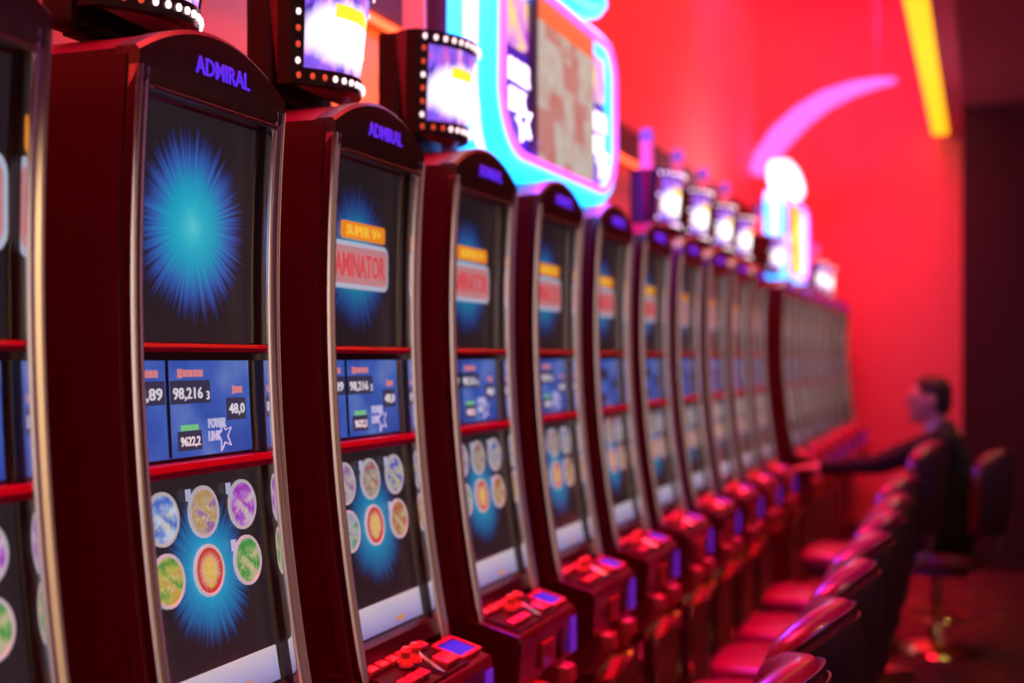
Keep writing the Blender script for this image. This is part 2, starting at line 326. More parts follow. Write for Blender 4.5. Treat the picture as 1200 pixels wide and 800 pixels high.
def obj(name, me, parent=None, loc=(0, 0, 0), rot=(0, 0, 0), label=None, scale=None):
    o = bpy.data.objects.new(name, me); C.objects.link(o); o.location = loc; o.rotation_euler = rot
    if parent is not None: o.parent = parent
    if scale: o.scale = scale
    if label: o['label'] = label
    return o
def thing(name, label, cat, loc=(0, 0, 0), rotz=0.0, group=None, me=None):
    o = bpy.data.objects.new(name, me); C.objects.link(o); o.location = loc; o.rotation_euler = (0, 0, rotz)
    if me is None: o.empty_display_size = 0.1
    o['label'] = label; o['category'] = cat
    if group: o['group'] = group
    return o
def struct(name, me, label, cat, loc=(0, 0, 0)):
    o = bpy.data.objects.new(name, me); C.objects.link(o); o.location = loc
    o['kind'] = 'structure'; o['label'] = label; o['category'] = cat
    return o
TXT = {}
def text_mesh(body, mats, h=0.03, w=None, depth=0.002, bold=0.0, spacing=1.0):
    """letters standing in the local YZ plane, reading along +Y, facing +X, centred"""
    key = (body, mats, h, w, bold)
    if key in TXT: return TXT[key]
    cu = bpy.data.curves.new('lettering', 'FONT'); cu.body = body; cu.size = 1; cu.extrude = 0.05; cu.offset = bold; cu.resolution_u = 2; cu.space_character = spacing
    ob = bpy.data.objects.new('lettering_source', cu); C.objects.link(ob)
    dg = bpy.context.evaluated_depsgraph_get(); me = bpy.data.meshes.new_from_object(ob.evaluated_get(dg))
    bpy.data.objects.remove(ob)
    xs = [v.co.x for v in me.vertices]; ys = [v.co.y for v in me.vertices]
    cx, cy = (min(xs) + max(xs)) / 2, (min(ys) + max(ys)) / 2
    sy = h / (max(ys) - min(ys)); sx = (w / (max(xs) - min(xs))) if w else sy
    for v in me.vertices: v.co = Vector((v.co.z / 0.05 * depth, (v.co.x - cx) * sx, (v.co.y - cy) * sy))
    me.materials.clear(); me.materials.append(MATS[mats]); TXT[key] = me
    return me

# ------------------------------------------------------------------ the room
WX, EY, PX, PY, SZ, TOP = -1.85, 12.25, -0.128, 9.7, 3.3, 5.2
def slab(name, x0, x1, y0, y1, z0, z1, m, label, cat):
    return struct(name, MB().box(((x0 + x1) / 2, (y0 + y1) / 2, (z0 + z1) / 2), (x1 - x0, y1 - y0, z1 - z0)).mesh(name, m), label, cat)
slab('floor', WX - .2, 5.2, -4.2, EY + .2, -0.2, 0, 'carpet', 'dark red casino carpet with dull gold flecks', 'floor')
slab('wall_left', WX - .2, WX, -4.2, EY + .2, 0, TOP, 'wall_red', 'plain wall behind the machines washed in red light', 'wall')
slab('wall_far', WX, 5.2, EY, EY + .2, 0, TOP, 'wall_red', 'far end wall glowing red behind the seated man', 'wall')
cr = .8; cc = [(WX, EY - cr - .001), (WX - .1, EY - cr - .001), (WX - .1, EY + .1), (WX + cr + .001, EY + .1)] + [(WX + cr - cr * math.sin(a * PI / 32), EY - cr + cr * math.cos(a * PI / 32)) for a in range(17)]
struct('wall_corner', MB().loft([[(x, y, 0) for x, y in cc], [(x, y, TOP) for x, y in cc]]).mesh('wall_corner', 'wall_red', True, sharp=20), 'rounded red corner where the left wall meets the far wall', 'wall')
slab('wall_right', PX, 5.2, PY, PY + .25, 0, SZ, 'wall_dark', 'very dark partition wall at the right edge', 'wall')
slab('wall_aisle', 5.0, 5.2, -4.2, PY, 0, SZ, 'wall_warm', 'warm lit side wall across the aisle', 'wall')
slab('wall_near', WX, 5.0, -4.2, -4.0, 0, TOP, 'wall_warm', 'warm lit wall behind the viewer', 'wall')
slab('ceiling', PX, 5.2, -4.0, PY + .25, SZ, SZ + .2, 'soffit', 'low dark brown ceiling over the aisle', 'ceiling')
slab('trim_1', PX - .147, PX, -4.0, EY, 3.5, 3.62, 'ledge', 'reddish ledge stepping up from the low ceiling', 'ceiling trim')
slab('trim_2', PX - .0, PX + .1, -4.0, EY, SZ + .2, TOP, 'ledge', 'upright face of the raised ceiling recess', 'ceiling trim')
slab('ceiling_recess', WX, PX + .1, -4.2, EY, TOP, TOP + .2, 'wall_red', 'raised ceiling recess above the machines', 'ceiling')
rl = slab('trim_3', WX, -1.75, -4.0, EY, 2.57, 2.72, 'rail', 'dark rail running along the red wall above the machines', 'wall rail')
mat('rail_led', (0.8, 0.1, 0.05), 0.5, emit=(1.0, 0.07, 0.025), es=5.0, var=0.02)
obj('led_strip', MB().box((-1.79, 4.1, 2.564), (.03, 16.0, .012)).mesh('led_strip', 'rail_led'), rl, label='red light strip under the rail')
# yellow cove strip
cv = thing('cove_light', 'bright yellow cove light strip running along the raised ceiling edge', 'light strip', (PX - .147, 4.0, 3.5))
obj('diffuser', MB().box((-.07, 0, .03), (.13, 16.2, .05)).mesh('diffuser', 'cove_yellow', bevel=.008), cv)
obj('channel', MB().box((-.07, 0, .075), (.14, 16.3, .03)).mesh('channel', 'ledge'), cv)

def unproj(px, py, Y):
    u = (px - 600) / 1500.0; w = -(py - 420) / 1500.0
    d = Vector((math.cos(TH) * u - math.sin(TH), math.sin(TH) * u + math.cos(TH), w))
    return Vector((0, 0, HC)) + d * (Y / d.y)
# violet glow at the far wall, added as an emissive tapered tube
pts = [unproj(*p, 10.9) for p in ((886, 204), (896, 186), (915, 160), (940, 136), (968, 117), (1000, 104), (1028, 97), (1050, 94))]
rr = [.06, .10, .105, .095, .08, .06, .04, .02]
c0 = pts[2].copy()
ar = thing('arc_glow', 'violet glow arc before the far red wall, added as an emissive tube', 'light glow', c0)
obj('tube', MB().tube([p - c0 for p in pts], rr, 12).mesh('tube', 'arc_glow_violet', True), ar)  # added emissive tube standing in for the violet glow
for i in (1, 6):
    p = pts[i] - c0
    obj('added_arc_wire', MB().tube([p, (p.x, p.y, TOP - c0.z)], .003, 5).mesh('added_arc_wire', 'silver'), ar)  # added wires, only there to hold up the glow arc

# ------------------------------------------------------------------ slot machine meshes
AX = -1.121
def fx(z): return .14 * (max(z, .9) - 1.62) ** 2 - .0152
HW = .2
def arch(y): return 2.0 - .058 * (y / HW) ** 2
def zs(a, b, k): return [a + (b - a) * i / (k - 1) for i in range(k)]
M = {}
REC = .024
# cabinet body: sections along y
secs = []
for y in zs(-HW, HW, 13):
    prof = [(-.5, 0.0), (.02, 0.0), (.02, .78), (.05, .80)]
    prof += [(fx(z) - REC - .004, z) for z in zs(.88, 1.88, 12)] + [(fx(1.9) - .012, 1.895)]
    t = arch(y) - .002
    prof += [(-.006, t - .004), (-.02, t), (-.5, t)]
    secs.append([(x, y, z) for x, z in prof])
M['body'] = MB().loft(secs).mesh('body', 'cabinet', True, sharp=25)
# side cheeks (dark bezel) and chrome strips
def vstrip(y0, y1, x0, x1, za, zb, k=22):
    return MB().loft([[(fx(z) + x0, y0, z), (fx(z) + x1, y0, z), (fx(z) + x1, y1, z), (fx(z) + x0, y1, z)] for z in zs(za, zb, k)])
for s, nm in ((-1, 'n'), (1, 'f')):
    a, b = sorted((s * .172, s * .199)); M['cheek_' + nm] = vstrip(a, b, -.05, -.004, .905, 1.89).mesh('cheek', 'bezel', True, sharp=30)
    # chrome: rounded D section
    sec = []
    for z in zs(.885, 1.915, 26):
        cy = s * .187; row = []
        for px_, py_ in ((-.008, -.013), (.004, -.0145), (.0105, -.0125), (.0125, -.009), (.0105, -.0055), (.006, -.0035), (.0045, -.001), (.006, .0015), (.0125, .004), (.0155, .0085), (.0125, .0125), (.004, .0145), (-.008, .013)):
            row.append((fx(z) + .002 + px_, cy + s * py_, z))
        sec.append(row)
    M['chrome_' + nm] = MB().loft(sec).mesh('chrome_strip', 'chrome', True, sharp=60)
    a, b = sorted((s * .1995, s * .2035)); M['edge_' + nm] = vstrip(a, b, -.03, -.008, .9, 1.93).mesh('edge_strip', 'cabinet', True, sharp=30)
# header arch plate
secs = []
for y in zs(-.2, .2, 17):
    t = arch(y)
    secs.append([(-.03, y, 1.892), (.006, y, 1.892), (.010, y, 1.9), (.010, y, t - .006), (.004, y, t + .001), (-.03, y, t + .001)])
M['header'] = MB().loft(secs).mesh('header', 'header', True, sharp=30)
M['header_trim'] = MB().box((.002, 0, 1.887), (.022, .345, .008)).mesh('header_trim', 'silver', bevel=.002)
M['lettering'] = text_mesh('ADMIRAL', 'letters', .027, .15, .0015, .01)
# crossbars
for nm, z, h, pr in (('bar_a', 1.5165, .013, .004), ('bar_b', 1.333, .02, .006)):
    x = fx(z)
    M[nm] = MB().loft([[(x - REC - .002, y, z - h / 2), (x + pr, y, z - h / 2), (x + pr + .002, y, z), (x + pr - .002, y, z + h / 2), (x - REC - .002, y, z + h / 2)] for y in (-.172, .172)]).mesh('crossbar', 'crossbar', bevel=.0015)
M['bar_strip'] = MB().box((fx(1.5) - .012, 0, 1.503), (.014, .344, .012)).mesh('lower_lip', 'bezel')  # dark strip just below the upper crossbar
# screens (curved)
def screen(nm, za, zb, mt, y0=-.172, y1=.172, off=-REC, th=.004):
    zc = (za + zb) / 2; x0 = fx(zc) + off
    secs = [[(fx(z) + off - x0 - th, y0, z - zc), (fx(z) + off - x0, y0, z - zc), (fx(z) + off - x0, y1, z - zc), (fx(z) + off - x0 - th, y1, z - zc)] for z in zs(za, zb, 9)]
    M[nm] = MB().loft(secs).mesh(nm, mt, True, sharp=30); M[nm + '_loc'] = (x0, 0, zc)
screen('upper_screen_burst', 1.525, 1.888, 'screen_burst', th=.003)
screen('upper_screen_title', 1.525, 1.888, 'screen_burst_title', th=.003)
screen('jackpot_screen', 1.348, 1.498, 'screen_jackpot', th=.003, y1=.16)
screen('menu_screen', .962, 1.322, 'screen_menu', th=.003)
screen('menu_screen_dim', .962, 1.322, 'screen_menu_dim', th=.003)
screen('info_strip', .966, 1.022, 'info_strip', -.165, .165, -REC + .002, .002)
for nm, a, b in (('pane_a', 1.526, 1.886), ('pane_b', 1.346, 1.5), ('pane_c', .96, 1.32)): screen(nm, a, b, 'glass_pane', off=-.010, th=.002)
# recess shelf under menu screen
M['sill'] = MB().loft([[(fx(.95) - REC, y, .962), (fx(.95) - .004, y, .956), (fx(.93) + .004, y, .925), (fx(.93) - .03, y, .925)] for y in (-.172, .172)]).mesh('sill', 'bezel')
# deck
dz = lambda x: .915 - (x - .04) * .27
secs = [[(.0, y, .80), (.045, y, .785), (.15, y, .752), (.158, y, .76), (.166, y, dz(.166) - .012), (.160, y, dz(.16)), (.02, y, dz(.02)), (.0, y, dz(.02))] for y in (-.203, .203)]
M['deck'] = MB().loft(secs).mesh('button_deck', 'deck', bevel=.003)
ang = math.atan(.27); RD = Matrix.Rotation(ang, 3, 'Y')
def onD(x, y, h): return (x + .27 * h * .9, y, dz(x) + h)
mb = MB(); mb.box(onD(.095, -.035, .003), (.115, .28, .006), R=RD); M['deck_plate'] = mb.mesh('deck_plate', 'deck_black', bevel=.002)
M['button'] = MB().box((0, 0, 0), (.022, .034, .012), R=RD).mesh('button', 'button', bevel=.003)
M['start_button'] = MB().box((0, 0, 0), (.038, .06, .014), R=RD).mesh('start_button', 'button', bevel=.004)
M['knob'] = MB().lathe([(.014, 0), (.014, .012), (.009, .018), (.012, .03), (.006, .038)], seg=12).mesh('knob', 'knob', True)
mb = MB()
for s in (-1, 1): mb.tube([onD(.15, 0, .008), onD(.06, s * .05, .012)], .005, 6)
M['rib'] = mb.mesh('vee_rib', 'chrome', True)
M['ticket_window'] = MB().box(onD(.105, .145, .004), (.05, .085, .008), R=RD).mesh('ticket_window', 'blue_light', bevel=.002)
mb = MB()
for sx, sy, lx, ly in ((.0, .048, .066, .008), (.0, -.048, .066, .008), (.031, 0, .008, .1), (-.031, 0, .008, .1)): mb.box(onD(.105 + sx, .145 + sy, .005), (lx, ly, .012), R=RD)
M['window_frame'] = mb.mesh('window_frame', 'button')
M['light_strip'] = MB().box((.166, .178, .815), (.006, .036, .085)).mesh('light_strip', 'violet_light', bevel=.001)
M['slot'] = MB().box((.163, .09, .81), (.006, .03, .07)).mesh('slot', 'deck_black', bevel=.001)
M['note_acceptor'] = MB().box((.165, -.02, .81), (.012, .09, .06)).mesh('note_acceptor', 'tray', bevel=.003)
# lower front: tray with two cheeks, belly door
for s in (-1, 1):
    mb = MB(); y0 = s * .10
    secs = []
    for y in (y0 - .03, y0 - .024, y0 + .024, y0 + .03):
        k = .85 if abs(y - y0) > .026 else 1.0
        secs.append([(.02, y, .64), (.02, y, .76), (.10, y, .772 * 1 if k == 1 else .766), (.175 * k + .015, y, .755), (.195 * k, y, .72), (.15 * k, y, .66), (.08, y, .63)])
    mb.loft(secs)
    M['tray_cheek%d' % s] = mb.mesh('tray_cheek', 'tray', bevel=.003)
secs = []
for y in zs(-.075, .075, 9):
    d = .04 * (1 - (y / .075) ** 2)
    secs.append([(.02, y, .60), (.02, y, .70), (.06, y, .66 - d * .5), (.15 + d * .6, y, .67 - d * .3), (.165 + d, y, .69), (.175 + d, y, .685), (.15 + d * .6, y, .62), (.08, y, .59)])
M['tray_bowl'] = MB().loft(secs).mesh('coin_bowl', 'brass', True, sharp=35)
M['belly_door'] = MB().box((.028, 0, .36), (.016, .36, .42)).mesh('belly_door', 'belly_art', bevel=.006)
mb = MB(); mb.tube([(.04, y * .18, .36 + z * .21) for y, z in ((-1, -1), (1, -1), (1, 1), (-1, 1))], .007, 6, wrap=True); M['belly_trim'] = mb.mesh('belly_trim', 'chrome', True)
M['plinth'] = MB().box((-.23, 0, .045), (.52, .404, .09)).mesh('plinth', 'deck_black', bevel=.006)
# icons
def disc(r, mats):
    mb = MB(); N = 24
    ring = lambda rad, x: [(x, rad * math.cos(2 * PI * k / N), rad * math.sin(2 * PI * k / N)) for k in range(N)]
    mb.loft([ring(r, -.001), ring(r, .002), ring(r * .97, .003), ring(r * .88, .003), ring(r * .86, .0018)], True, False, 0)
    mb.add(ring(r * .865, .0018), [tuple(range(N))], 1)
    return mb.mesh('game_icon', mats, True, sharp=30)
ICON = {k: disc(.041, ['icon_rim', k]) for k in MATS if k.startswith('icon_') and k != 'icon_rim'}
SETS = {'a': ['icon_blue', 'icon_beige', 'icon_purple', 'icon_lime', 'icon_red', 'icon_green'],
        'b': ['icon_mauve', 'icon_teal', 'icon_royal', 'icon_white', 'icon_red', 'icon_orange']}
M['tag'] = MB().box((.001, 0, 0), (.002, .012, .018)).mesh('number_tag', 'pale_text')
# title block
def plate(w, h, r, th, mt):
    P = []
    for cx, cz, a0 in ((w / 2 - r, h / 2 - r, 0), (-w / 2 + r, h / 2 - r, 90), (-w / 2 + r, -h / 2 + r, 180), (w / 2 - r, -h / 2 + r, 270)):
        for k in range(5):
            a = math.radians(a0 + 22.5 * k); P.append((cx + r * math.cos(a), cz + r * math.sin(a)))
    return MB().loft([[(0, a, b) for a, b in P], [(th, a, b) for a, b in P]]).mesh('plate', mt)
M['title_edge'] = plate(.285, .092, .02, .001, 'title_edge'); M['title_plate'] = plate(.272, .074, .014, .002, 'title_plate')
M['title_text'] = text_mesh('GAMINATOR', 'title_letters', .048, .245, .001, .02)
M['ribbon'] = plate(.19, .034, .008, .002, 'ribbon'); M['ribbon_text'] = text_mesh('SUPER V+', 'ribbon_letters', .02, .15, .001, .015)
M['counter'] = MB().box((.001, 0, 0), (.002, 1, 1)).mesh('counter_box', 'counter'); M['greenbox'] = MB().box((.001, 0, 0), (.002, 1, 1)).mesh('green_tag', 'green_tag')
M['heading_mark'] = MB().box((.0005, 0, 0), (.001, 1, 1)).mesh('heading_mark', 'heading')
M['divider'] = MB().box((.001, 0, 0), (.003, .005, .148)).mesh('divider', 'bezel')
def star_outline(R, mt, w):
    P = []
    for k in range(10):
        a = PI / 2 + k * PI / 5 + .25; r = R if k % 2 == 0 else R * .42; P.append((0.001, r * math.cos(a), r * math.sin(a)))
    return MB().tube(P, w, 4, wrap=True).mesh('star', mt)
M['star'] = star_outline(.025, 'pale_text', .0016)

def jackpot_details(sc, detail):
    e0 = .0005; zj = M['jackpot_screen_loc'][2]; tj = -math.atan(-.28 * (zj - 1.62))
    def obj(nm, me, par, loc, **k):
        return globals()['obj'](nm, me, par, (loc[0] + fx(zj + loc[2]) - fx(zj), loc[1], loc[2]), (0, tj, 0), **k)
    e = e0
    def cb(y, z, w, h): obj('counter_box', M['counter'], sc, (e, y, z), scale=(1, w, h))
    obj('divider', M['divider'], sc, (e, -.072, 0))
    cb(-.125, .025, .09, .036); cb(-.012, .025, .105, .036); cb(.115, -.005, .055, .036); cb(-.02, -.05, .062, .03)
    if not detail: return
    for tx, y, z, h, w in (('25,89', -.125, .022, .021, .075), ('98,216', -.021, .022, .021, .078), ('3', .033, .019, .014, .008), ('48,0', .115, -.006, .02, .046), ('9622,2', -.02, -.052, .017, .052)):
        obj('digits', text_mesh(tx, 'white_text', h, w, .001, .01), sc, (e + .0022, y, z))
    for y, z, w in ((-.125, .054, .06), (-.012, .054, .07), (.12, .026, .03)):
        for q in range(5): obj('heading_mark', M['heading_mark'], sc, (e + .001, y + (q - 2) * w / 5, z), scale=(1, w / 6.2, .011 if q else .014))
    obj('green_tag', M['greenbox'], sc, (e + .001, -.02, -.03), scale=(1, .045, .009))
    obj('power_link_lettering', text_mesh('POWER', 'pale_text', .016, .05, .001, .03), sc, (e + .001, .058, -.026))
    obj('power_link_lettering', text_mesh('LINK', 'pale_text', .016, .036, .001, .03), sc, (e + .001, .05, -.046))
    obj('star', M['star'], sc, (e + .001, .074, -.048))

def make_machine(Y, variant, label, detail=2, title=None):
    root = thing('slot_machine', label, 'slot machine', (AX, Y, 0), group='curved slot machines in the long row')
    P = lambda nm, key, loc=(0, 0, 0), **k: obj(nm, M[key], root, loc, **k)
    P('body', 'body'); P('plinth', 'plinth')
    for s in 'nf': P('cheek', 'cheek_' + s); P('chrome_strip', 'chrome_' + s); P('edge_strip', 'edge_' + s)
    hd = P('header', 'header'); obj('lettering', M['lettering'], hd, (.0105, .012, 1.945), label='violet glowing ADMIRAL lettering')
    P('header_trim', 'header_trim'); P('crossbar', 'bar_a'); P('crossbar', 'bar_b'); P('lower_lip', 'bar_strip'); P('sill', 'sill')
    key = 'upper_screen_burst' if variant == 'a' and not title else 'upper_screen_title'
    up = P('upper_screen', key, M[key + '_loc'], label='screen with a bright blue starburst')
    if title:
        k, yo, zo = title; tl = -math.atan(.28 * .09)
        x = .004
        obj('title_edge', M['title_edge'], up, (x, yo, zo), scale=(1, k, k)); obj('title_plate', M['title_plate'], up, (x + .0005, yo, zo), scale=(1, k, k))
        obj('ribbon', M['ribbon'], up, (x + .0005, yo + .03 * k, zo + .068 * k), scale=(1, k, k))
        if detail > 0:
            obj('title_lettering', M['title_text'], up, (x + .003, yo, zo), scale=(1, k, k)); obj('ribbon_lettering', M['ribbon_text'], up, (x + .003, yo + .03 * k, zo + .068 * k), scale=(1, k, k))
    js = P('jackpot_screen', 'jackpot_screen', M['jackpot_screen_loc'], label='blue jackpot counter screen')
    jackpot_details(js, detail > 1)
    mk = 'menu_screen' if variant == 'a' else 'menu_screen_dim'
    ms = P('menu_screen', mk, M[mk + '_loc'], label='game menu screen with round icons')
    l0 = Vector(M[mk + '_loc'])
    k = 0
    for z in (1.261, 1.170):
        for y in (-.105, .002, .113):
            mt = SETS[variant][k]; k += 1
            p = Vector((fx(z) - REC + .0015, y, z)) - l0
            tilt = -math.atan(-.28 * (z - 1.62))
            obj('game_icon', ICON[mt], ms, p, (0, tilt, 0))
            if detail > 1 and mt != 'icon_red': obj('number_tag', M['tag'], ms, p + Vector((.001, -.044, .03)), (0, tilt, 0))
    P('info_strip', 'info_strip', M['info_strip_loc'], label='pale blue information strip')
    for q in ('pane_a', 'pane_b', 'pane_c'): P('glass_pane', q, M[q + '_loc'])
    dk = P('button_deck', 'deck')
    obj('deck_plate', M['deck_plate'], dk)
    for i in range(6): obj('button', M['button'], dk, onD(.058, -.155 + i * .044, .012))
    for i in range(3): obj('button', M['button'], dk, onD(.125, -.155 + i * .04, .012))
    obj('start_button', M['start_button'], dk, onD(.122, .045, .012)); obj('vee_rib', M['rib'], dk, (0, -.02, 0))
    for y in (-.06, -.02): obj('knob', M['knob'], dk, onD(.085, y, .008))
    obj('ticket_window', M['ticket_window'], dk, label='blue lit window'); obj('window_frame', M['window_frame'], dk)
    obj('light_strip', M['light_strip'], dk, label='violet lit strip'); obj('slot', M['slot'], dk); obj('note_acceptor', M['note_acceptor'], dk)
    P('tray_cheek', 'tray_cheek-1'); P('tray_cheek', 'tray_cheek1'); P('coin_bowl', 'tray_bowl'); bd = P('belly_door', 'belly_door'); obj('belly_trim', M['belly_trim'], bd)
    return root
ORD = ['first', 'second', 'third', 'fourth', 'fifth', 'sixth', 'seventh', 'eighth', 'ninth', 'tenth', 'eleventh', 'twelfth']
Y0, DY = 1.709, .58
mY = lambda i: Y0 + DY * (i - 1)
for i in range(0, 11):
    if i == 0: make_machine(mY(0), 'a', 'slot machine cut off by the left edge of the photo', 2, (1.4, -.03, -.01))
    elif i == 1: make_machine(mY(1), 'a', 'slot machine in focus with plain blue starburst on its upper screen', 2, None)
    elif i == 2: make_machine(mY(2), 'b', 'slot machine right behind the focused one, with a readable red title on screen', 2, (1, -.03, -.024))
    else: make_machine(mY(i), 'b', 'dark red slot machine, %s from the left in the near bank' % ORD[i], 2 if i < 5 else (1 if i < 7 else 0), (1, -.03, -.024))
for j, i in enumerate(range(12, 19)):
    make_machine(mY(i), 'b', 'blurred slot machine beyond the gap, %s of the far bank' % ORD[j], 0, (1, -.03, -.024))

# ------------------------------------------------------------------ toppers
TX = -1.158
def tp(t, v, off=0.0):
    hw = .128 + .034 * v
    return (-.075 * t * t - .022 * (1 - v) + off, t * hw, .03 + .235 * v)
T = {}
def tpatch(t0, t1, v0, v1, o0, o1, nt=13, nv=2):
    secs = []
    for t in zs(t0, t1, nt):
        a = [tp(t, v, o1) for v in zs(v0, v1, nv)]; b = [tp(t, v, o0) for v in zs(v1, v0, nv)]
        secs.append(a + b)
    return secs
mb = MB(); mb.loft(tpatch(-1, 1, 0, .13, -.02, .008)); mb.loft(tpatch(-1, 1, .87, 1, -.02, .008)); mb.loft(tpatch(-1, -.86, .12, .88, -.02, .008, 3)); mb.loft(tpatch(.86, 1, .12, .88, -.02, .008, 3))
T['frame'] = mb.mesh('bulb_frame', 'topper_frame', True, sharp=30)
zc = .1475
secs = [[(x, y, z - zc) for x, y, z in s] for s in tpatch(-.87, .87, .12, .88, -.012, 0.0)]
T['picture'] = MB().loft(secs).mesh('picture', 'topper_picture', True, sharp=30)
# bowl-shaped housing
secs = []
for t in zs(-1, 1, 13):
    b = tp(t, 0, -.018); tt = tp(t, 1, -.018); q = 1 - t * t
    secs.append([b, tt, (-.13, tt[1] * .92, tt[2]), (-.13, b[1] * .8, .05), (-.06 - .03 * (1 - q), b[1] * .9, .012 + .018 * (1 - q))])
T['housing'] = MB().loft(secs).mesh('housing', 'topper_side', True, sharp=40)
T['rear_box'] = MB().box((-.16, 0, .14), (.06, .25, .27)).mesh('rear_box', 'topper_black', bevel=.012)
T['foot'] = MB().box((-.16, 0, .0165), (.05, .16, .03)).mesh('foot', 'topper_black', bevel=.003)
T['bracket'] = MB().box((-.10, 0, 0), (.06, .22, .045)).mesh('bracket', 'topper_side', bevel=.003)
T['candle'] = MB().lathe([(.034, .275), (.034, .29), (.028, .292), (.028, .39), (.03, .392), (.03, .40)], (-.15, 0, 0), 14).mesh('lamp_body', 'candle_pink', True)
T['candle_top'] = MB().lathe([(.028, .40), (.028, .44), (.018, .455)], (-.15, 0, 0), 14).mesh('lamp_top', 'candle_blue', True)
for c_ in ('white', 'red'): T['bulb_' + c_] = MB().ball((0, 0, 0), (.005, .0052, .007), 8, 5).mesh('bulb', 'bulb_' + c_, True)
def bulb_spots():
    L = []
    for i in range(13): t = -.92 + 1.84 * i / 12; L.append((tp(t, .065, .01), 'red' if i < 3 else 'white'))
    for i in range(14): t = -.92 + 1.84 * i / 13; L.append((tp(t, .935, .01), 'white'))
    for s in (-1, 1):
        for i in range(6): L.append((tp(s * .93, .18 + .64 * i / 5, .01), 'red' if (i + (s > 0)) % 3 else 'white'))
    return L
mb = MB()
for p, c_ in bulb_spots(): mb.ball(p, .007, 6, 4, 0 if c_ == 'white' else 1)
T['bulbs'] = mb.mesh('bulbs', ['bulb_white', 'bulb_red'], True)
def make_topper(Y, label, near):
    r = thing('jackpot_topper', label, 'lit topper', (TX, Y, 2.0), group='curved bulb-framed toppers above the machines')
    obj('rear_box', T['rear_box'], r); obj('foot', T['foot'], r); [obj('bracket', T['bracket'], r, (0, 0, z)) for z in (.09, .19)]; obj('housing', T['housing'], r)
    fr_ = obj('bulb_frame', T['frame'], r); obj('picture', T['picture'], r, (0, 0, zc), label='glowing purple and white picture')
    lb = obj('lamp_body', T['candle'], r, label='pink lit candle lamp'); obj('lamp_top', T['candle_top'], lb)
    if near:
        for p, c_ in bulb_spots(): obj('bulb', T['bulb_' + c_], fr_, p)
    else:
        o = obj('bulbs', T['bulbs'], fr_); o['kind'] = 'stuff'
make_topper(mY(1), 'curved lit topper cropped by the top edge, above the focused machine', True)
make_topper(mY(2), 'curved lit topper with white-hot picture, second from the left', True)
make_topper(mY(3), 'curved lit topper touching the left side of the big cyan sign', True)
for j, i in enumerate((7, 8, 9, 10)): make_topper(mY(i), 'blurred lit topper, %s to the right of the big cyan sign' % ORD[j], False)
make_topper(mY(12), 'small blurred topper just left of the far white sign', False)
make_topper(mY(16), 'tiny blurred topper just right of the far white sign', False)
make_topper(mY(17), 'tiny blurred topper, farthest of the row', False)

# ------------------------------------------------------------------ jackpot signs
def outline(hw, z0, z1, r, bulge, n=8):
    P = []
    for sy, cz, a0 in ((1, z0 + r, -90), (1, z1 - r * .6, 0), (-1, z1 - r * .6, 90), (-1, z0 + r, 180)):
        rz = r if cz < (z0 + z1) / 2 else r * .6
        for k in range(n + 1):
            a = math.radians(a0 + 90 * k / n); y = sy * (hw - rz) + rz * math.cos(a); z = cz + rz * math.sin(a)
            y *= 1 + bulge * math.sin(PI * max(0, min(1, (z - z0) / (z1 - z0)))); P.append((y, z))
    return P
def ring_frame(P, w, d, mt, x0):
    cy = 0; cz = sum(p[1] for p in P) / len(P); secs = []
    N = len(P)
    for i, (y, z) in enumerate(P):
        a = Vector(P[i - 1]); b = Vector(P[(i + 1) % N]); tdir = (b - a).normalized(); nrm = Vector((tdir.y, -tdir.x))
        q = Vector((y, z)) - nrm * w
        secs.append([(x0, y, z), (x0 + d * .8, y, z), (x0 + d, (y * .6 + q.x * .4), (z * .6 + q.y * .4)), (x0 + d * .9, q.x, q.y), (x0, q.x, q.y)])
    return MB().loft(secs, True, False, 0, wrap=True).mesh('light_frame', mt, True, sharp=50)
